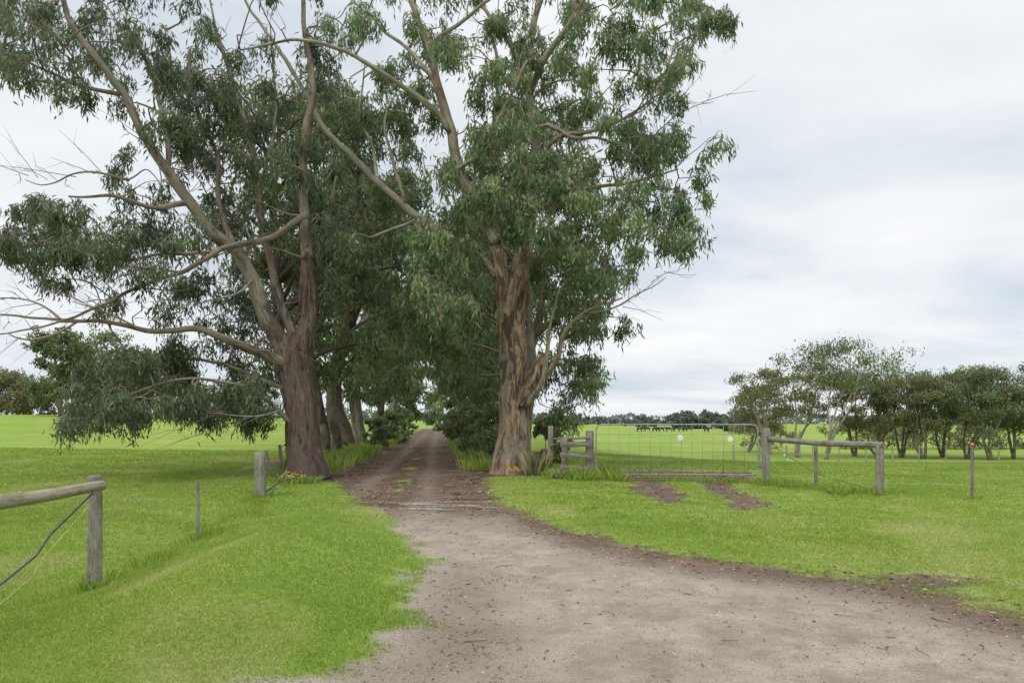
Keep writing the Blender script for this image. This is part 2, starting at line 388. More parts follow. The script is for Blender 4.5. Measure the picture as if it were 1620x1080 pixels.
def tuft_geo(rng, x, y, n, h, r, w=.012, lean=.6):
    a = rng.rand(n)*2*math.pi; q = r*np.sqrt(rng.rand(n)); bx = x+np.cos(a)*q; by = y+np.sin(a)*q
    hh = h*(.5+.7*rng.rand(n)); a2 = a+rng.normal(size=n)*.7; ln = lean*rng.rand(n)*hh
    b = np.stack([bx, by, H(bx, by)-.03], -1); th = rng.rand(n)*6.28
    s = np.stack([np.cos(th), np.sin(th), 0*th], -1)*(w/2)
    mid = b+np.stack([np.cos(a2)*ln*.35, np.sin(a2)*ln*.35, hh*.6], -1)
    tip = b+np.stack([np.cos(a2)*ln, np.sin(a2)*ln, hh], -1)
    return np.stack([b-s, b+s, mid+s*.7, tip, ], 1).reshape(-1, 3)
VV = []; TT = []
def add_t(x, y, n, h, r, tone=.5, **k):
    VV.append(tuft_geo(rs, x, y, n, h, r, **k)); TT.append(np.clip(tone+rs.normal(size=n)*.14, 0, .97))
for q in range(520):
    u = rs.rand()
    if u < .2:
        yy = 6+rs.rand()*16; add_t(np.interp(yy, [6.5, 9.8, 14.8, 24], [-4.0, -4.5, -5.4, -7.6])+rs.normal()*.25, yy, 26, .10+.07*rs.rand(), .18, .6, w=.009)
    elif u < .4:
        yy = 15+rs.rand()*5.5; add_t(np.interp(yy, [15, 18, 20.3], [8.1, 6.6, 1.2+rs.rand()*1.4])+rs.normal()*.3, yy, 28, .12+.1*rs.rand(), .2, .6)
    else:
        yy = 22+rs.rand()*58; sgn = rs.choice([-1, 1]); add_t(cen(yy)+sgn*(2.2+rs.rand()*1.6), yy, 44, .28+.25*rs.rand(), .5, .72, w=.035)
for q in range(70): yy = 9+rs.rand()*6; add_t(np.interp(yy, [8, 9.5, 11.7, 15], [2.7, 1.6, .5, .2])+.5+rs.rand()*1.2, yy, 22, .06+.04*rs.rand(), .16, .55)
for q in range(50): add_t(.9+rs.rand()*2.2, 18.6+rs.rand()*2.5, 34, .25+.15*rs.rand(), .2, .6)
for (px, Yt) in ((148, 6.5), (318, 9.8), (415, 14.7), (1392, 14.9), (1538, 14.1), (1212, 18.2)):
    for q in range(4): add_t((px-810)/F*Yt+rs.normal()*.08, Yt+rs.normal()*.06, 30, .12, .1, .5)
o = bulk('long_grass', np.vstack(VV), 4, GRASS, tone=np.concatenate(TT)); tag(o, 'long unmown grass along fence feet and drive edges', 'long grass', kind='stuff')

n = 52000
ly = 4*np.exp(rs.rand(n)*math.log(45/4)); lx = (rs.rand(n)*1.6-.8)*ly
s_, d_, k_ = masks(lx, ly)
keep = (d_ > .3) & (rs.rand(n) < (.07+.93*k_**1.3)*np.where((s_ > .9) & (s_ < 3) & (ly < 40), .4, 1))
lx, ly, d_, s_ = lx[keep], ly[keep], d_[keep], s_[keep]; n = len(lx)
b = np.stack([lx, ly, GZ(lx, ly, s_, d_)+.008], -1); a = rs.rand(n)*6.28
sz = (.006+.0015*ly)*(.5+.8*rs.rand(n))
dv = np.stack([np.cos(a), np.sin(a), rs.normal(size=n)*.2], -1)*(sz*(1+rs.rand(n)*1.2))[:, None]; pv = np.stack([-np.sin(a), np.cos(a), rs.normal(size=n)*.5], -1)*(sz*.4)[:, None]
Vl = np.stack([b-dv, b+pv, b+dv, b-pv], 1).reshape(-1, 3)
o = bulk('leaf_litter', Vl, 4, LITTER, tone=rs.rand(n)**1.2); tag(o, 'brown fallen gum leaves scattered over the drive', 'leaf litter', kind='stuff')
mb = MB()
for q in range(380):
    yy = 4.6*math.exp(rs.rand()*1.6); xx = (rs.rand()*1.2-.35)*yy
    s1, d1, k1 = masks(np.array([xx]), np.array([yy]))
    if d1[0] < .6 or (k1[0] < .3 and rs.rand() < .5): continue
    a = rs.rand()*6.28; l = .04+.22*rs.rand()**3; z = float(GZ(xx, yy, s1, d1)[0])+.004
    mb.tube([(xx, yy, z), (xx+math.cos(a)*l*.5, yy+math.sin(a)*l*.5, z+.01), (xx+math.cos(a+.3)*l, yy+math.sin(a+.3)*l, z)], [.0045, .004, .002], 4, sd=q)
o = mb.build('fallen_twigs', BARK_TWIG); tag(o, 'small dry sticks strewn on the gravel', 'sticks', kind='stuff')
n = 26000
ly = 4*np.exp(rs.rand(n)*math.log(4.5)); lx = (rs.rand(n)*1.6-.7)*ly
s_, d_, k_ = masks(lx, ly); keep = d_ > .6; lx, ly, s_, d_ = lx[keep], ly[keep], s_[keep], d_[keep]; n = len(lx)
c = np.stack([lx, ly, GZ(lx, ly, s_, d_)-.001], -1); r = (.002+.0006*ly)*(.5+1.6*rs.rand(n)**3)
tet = []
for k in range(4):
    a = rs.rand(n)*.8+k*1.57; tet.append(c+np.stack([np.cos(a)*r, np.sin(a)*r, 0*a], -1))
top = c+np.stack([0*r, 0*r, r*.9], -1)
Vp = np.concatenate([np.stack([tet[k], tet[(k+1) % 4], top], 1).reshape(-1, 3) for k in range(4)])
o = bulk('gravel', Vp, 3, LITTER, tone=np.tile(np.where(rs.rand(n) < .35, .3, .75+.25*rs.rand(n)), 4)); tag(o, 'loose gravel stones on the driveway surface', 'gravel', kind='stuff')

# ------------------------------------------------------------------ big trees
def big_tree(name, label, base, trunk, limbs, regions, seed, leafmat, basemat, limbmat, sprigs=12, k=19, bare=(), strips=0, tsc=.86, lsc=.72, frac=.8, W=.05, L=.23):
    rng = np.random.RandomState(seed)
    bz = np.array([base[0], base[1], float(H(*base))])
    root = empty(name, tuple(bz), label, 'tree')
    nodes = []
    def conv(l, sc): return np.array([P3(a[0], a[1], a[2]) for a in l]), np.array([a[3] for a in l])*sc
    mb = MB()
    for ti, tr in enumerate(trunk):
        P, R = conv(tr, tsc); mb.tube(P, R, 72, .06, rough=.13, flute=.18 if ti == 0 else 0, jit=.08, sd=seed+ti)
        A = catmull(np.column_stack([P, R]), .4); nodes.append(A[len(A)//2:])
    for q in range(strips):
        A = catmull(np.column_stack(conv(trunk[rng.randint(len(trunk))], tsc)), .1); i = rng.randint(len(A)//6, len(A)); p = A[i]
        a = rng.rand()*2*math.pi; o = np.array([math.cos(a), math.sin(a), 0]); l = .2+rng.rand()*.7
        s0 = p[:3]+o*p[3]*.95
        mb.tube([s0, s0+o*(.03+.05*rng.rand())+np.array([0, 0, -l*.5]), s0+o*(.04+.14*rng.rand())+np.array([rng.normal()*.06, 0, -l])], [.02, .03*rng.rand()+.01, .008], 4, .2, jit=.05, sd=q)
    mb.build('trunk', basemat, root, bz)
    for li, l in enumerate(limbs):
        P, R = conv(l, lsc); mb = MB(); mb.tube(P, R, 16, .12, rough=.09, jit=.10, sd=li+seed)
        mb.build('limb', limbmat, root, bz)
        nodes.append(catmull(np.column_stack([P, R]), .4))
    ND = np.vstack(nodes); L0 = ND.copy()
    cl = []
    for (px, py, rx, ry, n, y0, y1) in regions:
        for q in range(max(1, int(n*frac+rng.rand()))):
            a = rng.rand()*6.28; r = math.sqrt(rng.rand())*1.06; yy = y0+(y1-y0)*rng.rand()
            cl.append(P3(px+math.cos(a)*r*rx, py+math.sin(a)*r*ry, yy))
    cl = np.array(cl); rad = .26+.38*rng.rand(len(cl))
    V, tone, sp = foliage(rng, cl, rad, sprigs, k, L, W, droop=1.1, sprig_r=.105, hangz=2.1)
    bulk('foliage', V, 4, leafmat, root, tone, bz)
    tw = MB()
    def branch(c, r0, sd):
        D = np.linalg.norm(ND[:, :3]-c, axis=1); D = D+np.maximum(0, ND[:, 2]-c[2]+.5)*.9
        i = int(np.argmin(D)); p = ND[i, :3]; L = np.linalg.norm(c-p)
        m1 = p+(c-p)*.35+np.array([rng.normal()*.13, rng.normal()*.13, .10+rng.rand()*.12])*L
        m2 = p+(c-p)*.72+np.array([rng.normal()*.12, rng.normal()*.12, .10])*L
        r = min(ND[i, 3]*.7, r0*(.5+.22*L))
        tw.tube([p, m1, m2, c], [r, r*.75, r*.5, r*.25], 6, .2, jit=.14, sd=sd)
        return catmull(np.array([p, m1, m2, c]), .5)
    order = np.argsort([np.min(np.linalg.norm(ND[:, :3]-c, axis=1)) for c in cl])
    for q in order:
        pts = branch(cl[q], .045, int(q))
        ND = np.vstack([ND, np.column_stack([pts, np.full(len(pts), .035)])])
    for q in range(len(cl)):
        s = sp[q*sprigs:(q+1)*sprigs]
        for e in s[:9]:
            m = (cl[q]+e)/2+np.array([0, 0, .12]); tw.tube([cl[q], m, e], [.013, .009, .004], 4, cap=False, sd=int(q))
    for q in range(90):
        i = rng.randint(len(L0)); p = L0[i, :3]
        if L0[i, 3] > .3 or p[2] < 3.5: continue
        d = rng.normal(size=3)*np.array([1, 1, .5])+np.array([0, 0, .55]); d /= np.linalg.norm(d); l = .6+rng.rand()*1.5
        A = np.array([p, p+d*l*.4+rng.normal(size=3)*.08, p+d*l*.75+rng.normal(size=3)*.15, p+d*l+np.array([0, 0, .15])+rng.normal(size=3)*.2])
        tw.tube(A, [.022, .017, .011, .004], 5, .2, jit=.12, sd=q)
        for t in (1, 2):
            e = rng.normal(size=3); e = d*.7+e/np.linalg.norm(e); ll = .3+.5*rng.rand()
            tw.tube([A[t], A[t]+e*ll*.5+np.array([0, 0, .04]), A[t]+e*ll], [.010, .007, .003], 4, cap=False)
    for b_ in bare:
        P, R = conv(b_, .85); tw.tube(P, R, 6, .15, jit=.2, sd=3)
        A = catmull(np.column_stack([P, R]), .2)
        for i in range(1, len(A)):
            if rng.rand() < .85:
                d = A[i, :3]-A[i-1, :3]; d /= np.linalg.norm(d); d = d+rng.normal(size=3)*.7; l = .3+rng.rand()*.8
                p = A[i, :3]; e = p+d*l+rng.normal(size=3)*.1; tw.tube([p, p+d*l*.5+np.array([0, 0, .05]), e], [.011, .008, .003], 4, cap=False)
                tw.tube([p+d*l*.5, p+d*l*.7+rng.normal(size=3)*.1, p+d*l+rng.normal(size=3)*.25], [.006, .005, .002], 4, cap=False)
    tw.build('twigs', BARK_TWIG, root, bz)
    return root

YR = 22.0
R_tr = [[(808, 752, YR, .76), (808, 735, YR, .66), (811, 690, YR, .56), (814, 630, YR, .51), (815, 570, YR, .49), (812, 510, YR, .44), (816, 450, YR, .38), (830, 395, YR, .31)],
        [(808, 640, YR+.2, .36), (803, 560, YR+.2, .31), (797, 480, YR+.05, .28), (791, 420, YR-.1, .26), (782, 370, YR-.2, .25)],
        [(824, 640, YR-.2, .26), (842, 602, YR-.4, .25), (856, 574, YR-.6, .21), (864, 560, YR-.7, .15)]]
R_l = [[(784, 385, YR-.2, .28), (748, 320, YR-.4, .26), (726, 265, YR-.6, .24), (714, 215, YR-.8, .22), (696, 150, YR-1, .19), (676, 80, YR-1.2, .16), (655, 10, YR-1.4, .13), (640, -80, YR-1.5, .10)],
       [(830, 402, YR, .34), (838, 330, YR+.2, .26), (846, 250, YR+.3, .22), (842, 180, YR+.4, .20), (838, 120, YR+.4, .18), (845, 50, YR+.5, .15), (860, -50, YR+.5, .12)],
       [(790, 440, YR, .22), (770, 420, YR, .21), (735, 388, YR+.2, .20), (685, 357, YR+.1, .19), (640, 322, YR, .17), (598, 287, YR, .16), (550, 245, YR, .14), (515, 200, YR, .12), (480, 140, YR, .10), (440, 75, YR, .08), (400, 20, YR, .06), (370, -40, YR, .04)],
       [(712, 210, YR-.8, .14), (680, 165, YR-1.2, .12), (630, 130, YR-1.6, .10), (560, 90, YR-2, .08), (480, 68, YR-2.4, .06), (380, 80, YR-2.6, .03)],
       [(838, 150, YR+.4, .16), (862, 100, YR-.2, .14), (895, 50, YR-.6, .12), (930, -10, YR-1, .09), (960, -60, YR-1, .07)],
       [(845, 260, YR+.3, .13), (880, 225, YR-.5, .11), (930, 205, YR-1.2, .09), (985, 190, YR-1.6, .06), (1050, 150, YR-2, .03)],
       [(836, 330, YR+.2, .14), (870, 320, YR-.4, .11), (930, 300, YR-1, .08), (1000, 290, YR-1.2, .06), (1070, 265, YR-1.4, .03)],
       [(850, 605, YR-.2, .20), (868, 590, YR-.6, .15), (885, 565, YR-.8, .12), (895, 520, YR-.9, .08), (930, 490, YR-1, .05), (985, 470, YR-1, .03)],
       [(835, 640, YR-.3, .16), (852, 612, YR-.6, .12), (860, 570, YR-.8, .10), (866, 520, YR-.9, .07), (880, 460, YR-1, .04)],
       [(676, 80, YR-1.2, .10), (720, 40, YR-1.5, .08), (780, -10, YR-1.8, .06)],
       [(838, 120, YR+.4, .12), (800, 60, YR+.6, .10), (760, 0, YR+1, .08)],
       [(726, 270, YR-.6, .12), (770, 230, YR-1.6, .09), (800, 170, YR-2.2, .07), (830, 100, YR-2.6, .04)],
       [(696, 150, YR-1, .10), (655, 90, YR-.2, .08), (600, 40, YR+.5, .06), (560, -20, YR+1, .04)],
       [(598, 287, YR, .09), (590, 230, YR+.6, .07), (570, 170, YR+1, .05), (580, 100, YR+1, .03)],
       [(782, 370, YR, .16), (790, 300, YR+1, .13), (780, 220, YR+1.6, .11), (790, 130, YR+2, .09), (770, 40, YR+2.2, .06)],
       [(640, 322, YR, .09), (625, 250, YR-.4, .07), (610, 190, YR-.6, .055), (640, 120, YR-.8, .03)]]
a, b = YR-3.5, YR+3.5
R_reg = [(1030, 20, 130, 45, 15, a, b), (950, -70, 200, 60, 14, a, b), (1130, 12, 42, 28, 5, a, b), (985, 90, 110, 35, 12, a, b), (1080, 130, 50, 25, 4, a, b),
         (1040, 225, 95, 30, 16, a, b), (970, 165, 70, 35, 9, a, b), (1075, 300, 55, 35, 8, a, b), (1080, 360, 30, 22, 6, a, b), (960, 280, 75, 45, 13, a, b),
         (1000, 360, 50, 40, 8, a, b), (920, 370, 60, 40, 11, a, b), (945, 440, 50, 35, 10, a, b), (900, 490, 50, 40, 9, YR-1, b), (965, 500, 25, 25, 4, a, b), (905, 590, 38, 45, 10, YR, b), (890, 645, 25, 20, 4, YR, b),
         (870, 420, 30, 30, 5, YR, b), (735, 290, 55, 40, 11, a, YR), (700, 370, 45, 40, 12, a, YR), (700, 440, 50, 40, 14, a, YR), (728, 495, 30, 35, 8, a, YR), (770, 250, 55, 45, 9, a, b),
         (840, 290, 60, 40, 11, a, YR), (835, 345, 45, 18, 7, a, YR-1), (880, 200, 70, 50, 12, a, b), (810, 150, 60, 50, 10, a, b), (760, 70, 60, 45, 9, a, b), (860, 50, 80, 50, 12, a, b),
         (650, 50, 60, 35, 7, a, b), (590, 150, 75, 50, 9, YR, b), (650, 210, 60, 50, 10, YR, b), (700, -60, 120, 50, 10, a, b), (660, 480, 30, 40, 6, YR, b), (560, 30, 60, 35, 6, a, b), (630, 300, 45, 35, 7, YR, b), (650, 130, 40, 40, 5, YR, b)]
R_bare = [[(930, 495, YR-1, .045), (985, 485, YR-1, .03), (1020, 455, YR-1, .02), (1050, 430, YR-1, .012)], [(850, 200, YR, .07), (900, 205, YR-2, .06), (960, 225, YR-2.5, .04), (1010, 250, YR-2.5, .015)],
          [(1040, 130, YR-1, .04), (1080, 70, YR-1, .03), (1125, 30, YR-1, .02)], [(660, 345, YR+.1, .06), (600, 375, YR-.5, .05), (560, 360, YR-1, .03)], [(1010, 290, YR-1, .03), (1060, 180, YR-1, .02), (1120, 160, YR-1, .01)]]
big_tree('gum_tree', 'huge gum tree right of the drive with tan and grey peeling trunk', (TREER[0], YR), R_tr, R_l, R_reg, 5, LEAF_R, BARK_BASE_R, BARK_LIMB, bare=R_bare, strips=60, frac=.95)

YL = 19.9
L_tr = [[(486, 757, YL, .76), (486, 740, YL, .64), (482, 700, YL, .56), (478, 640, YL, .52), (470, 590, YL, .48), (466, 560, YL, .42), (470, 530, YL, .30)],
        [(474, 610, YL+.1, .40), (486, 530, YL+.1, .32), (488, 470, YL+.1, .26), (487, 400, YL+.1, .23)]]
L_l = [[(487, 410, YL+.1, .26), (484, 340, YL+.2, .20), (480, 270, YL+.2, .17), (488, 200, YL+.3, .15), (492, 120, YL+.3, .12), (484, 40, YL+.4, .10), (480, -50, YL+.4, .08)],
       [(466, 590, YL, .42), (443, 540, YL-.2, .36), (415, 490, YL-.4, .31), (398, 440, YL-.5, .28), (375, 400, YL-.6, .25), (335, 365, YL-.8, .22), (300, 315, YL-1, .20), (265, 265, YL-1.1, .18), (225, 210, YL-1.2, .16), (190, 150, YL-1.3, .14), (150, 95, YL-1.4, .12), (115, 40, YL-1.5, .10), (95, -30, YL-1.6, .08)],
       [(472, 550, YL+.1, .2), (445, 480, YL+.3, .17), (425, 400, YL+.5, .16), (405, 310, YL+.6, .14), (392, 220, YL+.8, .12), (365, 130, YL+1, .10), (340, 40, YL+1, .07)],
       [(466, 580, YL-.1, .26), (420, 562, YL-.5, .20), (365, 543, YL-.9, .16), (310, 522, YL-1.2, .12), (240, 522, YL-1.5, .09), (160, 512, YL-1.8, .07), (80, 508, YL-2, .05), (-20, 500, YL-2.2, .03)],
       [(486, 340, YL+.1, .15), (450, 362, YL-.1, .13), (405, 380, YL-.4, .12), (345, 398, YL-1.2, .10), (285, 430, YL-1.6, .08), (220, 455, YL-2, .06), (150, 490, YL-2.3, .05), (60, 515, YL-2.6, .035), (-20, 530, YL-2.8, .02)],
       [(470, 680, YL-.2, .12), (430, 640, YL-.6, .085), (380, 610, YL-1, .07), (310, 600, YL-1.4, .05), (240, 610, YL-1.7, .04), (170, 630, YL-2, .02)],
       [(465, 620, YL-.2, .11), (415, 600, YL+.4, .08), (360, 575, YL+.8, .07), (290, 570, YL+1, .05), (210, 580, YL+1, .03)],
       [(300, 320, YL-1, .12), (240, 330, YL-1.5, .08), (180, 310, YL-1.8, .06), (110, 310, YL-2, .03)],
       [(265, 268, YL-1.1, .11), (262, 200, YL-.5, .09), (240, 120, YL, .08), (205, 40, YL, .06)],
       [(375, 400, YL-.6, .13), (350, 330, YL, .10), (345, 250, YL+.3, .09), (310, 160, YL+.6, .07), (300, 80, YL+.8, .05)],
       [(190, 150, YL-1.3, .09), (140, 140, YL-1.6, .07), (70, 110, YL-1.8, .05), (0, 80, YL-2, .03)],
       [(345, 398, YL-1.2, .08), (260, 400, YL-1.4, .06), (200, 410, YL-1.5, .05), (130, 400, YL-1.6, .03)],
       [(486, 500, YL+.2, .12), (500, 430, YL+.6, .10), (520, 350, YL+1, .08), (530, 280, YL+1.2, .05)],
       [(405, 310, YL+.6, .08), (430, 240, YL+.8, .07), (440, 160, YL+1, .05), (430, 90, YL+1, .03)]]
a, b = YL-3, YL+3
L_reg = [(40, 70, 55, 50, 10, a, b), (120, 50, 80, 45, 12, a, b), (30, 10, 50, 30, 7, a, b), (130, 120, 70, 25, 5, a, b), (215, 90, 60, 45, 7, a, b), (300, 80, 60, 60, 11, a, b), (310, 170, 50, 40, 11, a, b), (240, 180, 50, 30, 3, a, b),
         (390, 110, 55, 60, 11, a, b), (420, 220, 50, 50, 9, a, b), (330, 250, 50, 50, 10, YL-1, b), (250, 330, 60, 45, 11, a, b), (220, 390, 60, 35, 9, a, b), (95, 350, 50, 28, 11, a, b), (60, 335, 40, 20, 6, a, b),
         (80, 415, 30, 45, 8, a, b), (12, 380, 15, 28, 6, a, b), (140, 400, 40, 30, 7, a, b), (330, 330, 55, 35, 7, YL, b), (300, 470, 60, 30, 7, YL, b), (210, 485, 60, 25, 3, a, b), (350, 440, 40, 30, 4, YL+.5, b), (385, 500, 40, 30, 5, YL+.6, b),
         (450, 320, 40, 50, 6, YL+.5, b), (530, 350, 45, 60, 11, YL, b), (540, 430, 45, 45, 9, YL, b), (520, 250, 45, 50, 6, YL, b), (200, 575, 70, 25, 12, a, b), (300, 565, 80, 28, 12, YL, b), (340, 622, 80, 26, 13, a, b),
         (240, 622, 80, 22, 13, a, b), (400, 595, 35, 35, 9, YL, b), (160, 608, 40, 25, 8, a, b), (125, 660, 40, 16, 6, YL-1, b), (175, 640, 50, 14, 6, a, b), (140, -50, 180, 50, 12, a, b), (380, -40, 130, 40, 10, a, b), (400, 645, 35, 14, 5, YL, b), (185, 250, 30, 20, 2, a, b), (490, 120, 50, 60, 6, YL, b)]
L_bare = [[(205, 285, YL-1, .05), (150, 275, YL-1.2, .035), (90, 285, YL-1.3, .025), (30, 275, YL-1.4, .012)], [(100, 508, YL-2, .05), (60, 480, YL-2, .03), (0, 470, YL-2, .015)], [(120, 510, YL-2, .04), (60, 540, YL-2, .03), (5, 520, YL-2, .012)],
          [(230, 525, YL-1.6, .04), (180, 500, YL-2, .03), (110, 470, YL-2, .012)], [(285, 430, YL-1.6, .04), (220, 425, YL-2, .03), (150, 440, YL-2, .012)], [(440, 650, YL-.8, .035), (390, 660, YL-1.2, .025), (330, 650, YL-1.6, .012)], [(400, 440, YL-.6, .04), (370, 470, YL-1, .03), (320, 480, YL-1.3, .012)]]
big_tree('gum_tree', 'large dark gum tree left of the drive with long limbs reaching left', TREEL, L_tr, L_l, L_reg, 9, LEAF_L, BARK_BASE_L, BARK_LIMB_D, bare=L_bare, strips=70, frac=.88, W=.043, L=.21)

# ------------------------------------------------------------------ generic trees
def gum(name, label, x, y, Ht, spread, seed, nl=9000, L=.3, W=.07, mat=LEAF_D, cb=.35, stems=1, group=None, bmat=BARK_LIMB_D, r0=.25, flat=.6, ncl=22, lean=0., cat='tree', tseg=10, hz=1.25, cr=1., top=.42):
    rng = np.random.RandomState(seed); z0 = float(H(x, y))-.08; bz = np.array([x, y, z0])
    root = empty(name, (x, y, z0), label, cat, group)
    tr = MB(); NDs = []
    for s in range(stems):
        a = rng.rand()*6.28; tp = np.array([math.cos(a)*spread*.35*(1 if stems > 1 else .5)+lean*Ht, math.sin(a)*spread*.35, Ht*.82])
        b0 = np.array([math.cos(a), math.sin(a), 0])*(.25*(stems > 1)*r0*3)
        P = [b0, b0+(tp-b0)*.25+rng.normal(size=3)*.03*Ht*np.array([1, 1, .2]), b0+(tp-b0)*.6+rng.normal(size=3)*.04*Ht*np.array([1, 1, .2]), tp]
        R = np.array([r0*1.25, r0*.85, r0*.55, r0*.15])/(1 if stems == 1 else 1.3)
        tr.tube(P, R, tseg, Ht*.04, rough=.12, jit=r0*.5, sd=seed+s); NDs.append(catmull(np.column_stack([P, R]), Ht*.06)[3:])
    ND = np.vstack(NDs); cl = []
    while len(cl) < ncl:
        a = rng.rand()*6.28; h = cb+(1-cb)*rng.rand()**.8; t = (h-cb)/(1-cb)
        env = math.sqrt(max(0, 1-((t-top)/(1.04-top))**2)) if t > top else (.55+.45*t/top)
        r = spread*env*math.sqrt(rng.rand())
        cl.append([math.cos(a)*r+lean*Ht*h, math.sin(a)*r, h*Ht*.94])
    cl = np.array(cl)
    for q, c in enumerate(cl):
        D = np.linalg.norm(ND[:, :3]-c, axis=1)+np.maximum(0, ND[:, 2]-c[2]+.1*Ht)*1.2
        i = int(np.argmin(D)); p = ND[i, :3]; l = np.linalg.norm(c-p); r = min(ND[i, 3]*.6, .03+.02*l)
        tr.tube([p, p+(c-p)*.45+np.array([rng.normal()*.08*l, rng.normal()*.08*l, .10*l]), c], [r, r*.7, r*.3], 5, max(.3, l/4), cap=False, sd=q)
    tr.v = [v+bz for v in tr.v]
    tr.build('trunk', bmat, root, bz)
    rad = spread*(.18+.14*rng.rand(ncl))*cr; sprigs = max(4, int(nl/ncl/9))
    V, tone, sp = foliage(rng, cl, rad, sprigs, 9, L, W, droop=.9, flat=flat, sprig_r=spread*.035 if hz == 1.25 else .16, hangz=hz)
    bulk('crown', V, 4, mat, root, tone)
    return root
AL = 'gum trees lining the left side of the drive'; AR = 'gum trees lining the right side of the drive'
left = [(27, 4.2, 17, 4.8, 'gum with dark fissured trunk just behind the big left gum'), (32, 3.9, 18.5, 4.6, 'gum with twin stems, second one behind the big left gum'), (38, 3.9, 18, 4.5, 'third gum behind the big left gum along the drive'),
        (46, 4.0, 19, 4.8, 'fourth gum behind the big left gum along the drive'), (56, 4.2, 18, 4.8, 'fifth gum behind the big left gum, shaded and small in view'), (68, 4.4, 18, 4.8, 'sixth gum behind the big left gum, far down the drive'), (85, 4.8, 18, 5, 'last gum visible down the left side of the drive')]
for q, (yy, off, h, sp, lab) in enumerate(left):
    gum('gum_tree', lab, cen(yy)-off, yy, h, sp, 100+q, 12000 if q < 4 else 8500, .26+.004*yy, .05+.0012*yy, [LEAF_D, LEAF_L, LEAF_R][q % 3], cb=.22, stems=1+(q % 2), r0=.32, ncl=50, group=AL, hz=2.1 if q < 4 else 1.25, bmat=[BARK_BASE_L, BARK_LIMB_D][q % 2])
right = [(30, 4.4, 17, 4.0, 'gum right behind the huge tan trunked gum'), (36, 4.2, 18, 4.4, 'second gum behind the huge tan trunked gum'), (44, 4.2, 18, 4.6, 'third gum behind the huge tan trunked gum'),
         (54, 4.3, 18, 4.6, 'fourth gum behind the huge tan trunked gum, in shade'), (66, 4.4, 18, 4.8, 'fifth gum behind the huge tan trunked gum, small in view'), (83, 4.8, 18, 5, 'last gum visible down the right side of the drive')]
for q, (yy, off, h, sp, lab) in enumerate(right):
    gum('gum_tree', lab, cen(yy)+off, yy, h, sp, 200+q, 10500 if q < 3 else 8000, .26+.004*yy, .05+.0012*yy, [LEAF_D, LEAF_R, LEAF_L][q % 3], cb=.18, stems=1+((q+1) % 2), r0=.30, ncl=46, group=AR, hz=2.1 if q < 3 else 1.25, bmat=[BARK_LIMB_D, BARK_BASE_L][q % 2])
gum('gum_tree', 'tall gum closing the far end of the drive tunnel', cen(125)+.5, 128, 20, 7, 301, 9000, .8, .3, LEAF_R, cb=.04, ncl=50)
gum('gum_tree', 'bushy gum left of the far end of the drive', cen(104)-5.5, 106, 17, 6, 302, 8000, .7, .26, LEAF_R, cb=.05, ncl=40)
gum('gum_tree', 'bushy gum right of the far end of the drive', cen(104)+6, 104, 16, 5.5, 303, 8000, .7, .26, LEAF_D, cb=.05, ncl=40)
SH = [(740, 37, 2.4, 'olive shrub at the right drive edge behind the huge trunk'), (759, 31, 3.0, 'leafy shrub nearest behind the huge tan trunk'), (724, 53, 2.8, 'small shrub far down the right drive edge'), (626, 52, 2.6, 'round shrub far down the left drive edge'), (778, 27, 3.2, 'dense dark shrub tucked behind the huge trunk'), (866, 27, 2.0, 'bush between the huge trunk and the timber rails'), (600, 41, 2.2, 'pale green shrub beside the left edge of the drive'), (732, 44, 2.8, 'pale shrub beside the right edge of the drive'), (638, 66, 3.2, 'farthest shrub on the left edge of the drive'), (712, 66, 3.2, 'farthest shrub on the right edge of the drive')]
for q, (px, yy, h, lab) in enumerate(SH):
    gum('shrub', lab, (px-810)/F*yy, yy, h, h*.42, 400+q, 2600, .15+.001*yy, .05+.0008*yy, [LEAF_O, LEAF_R, LEAF_R, LEAF_R, LEAF_D][q % 5], cb=.04, stems=2, r0=.04, ncl=20, cat='shrub', cr=1.3)
gum('paddock_tree', 'rounded olive green tree on the left field crest', (98-810)/F*80, 80, 10.5, 3.8, 500, 8000, .4, .2, LEAF_D, cb=.1, r0=.3, ncl=34, flat=.8, cr=1.25)
gum('paddock_tree', 'darker tree right of the rounded olive tree on the left crest', (165-810)/F*88, 88, 12, 5.5, 501, 8000, .4, .2, LEAF_D, cb=.06, r0=.3, ncl=32, cr=1.2)
gum('paddock_tree', 'dark tree behind the hanging foliage on the left crest', (250-810)/F*92, 92, 9.5, 6, 502, 7000, .4, .2, LEAF_D, cb=.06, r0=.3, ncl=30, cr=1.2)
gum('paddock_tree', 'brownish tree at the left photo edge on the crest', (8-810)/F*120, 120, 8.5, 6, 503, 6000, .5, .25, LEAF_O, cb=.05, ncl=26, cr=1.2)
gum('paddock_tree', 'brown tinged tree second from the left photo edge', (50-810)/F*125, 125, 8, 6, 504, 6000, .5, .25, LEAF_O, cb=.05, ncl=26, cr=1.2)
for q, px in enumerate((300, 350, 400)):
    gum('paddock_tree', ['far tree seen low behind the left hanging foliage', 'far tree seen just left of the big left trunk', 'far tree seen closest to the big left trunk'][q], (px-810)/F*130, 130, 7, 7, 510+q, 4000, .5, .25, LEAF_D, cb=.06, ncl=20)

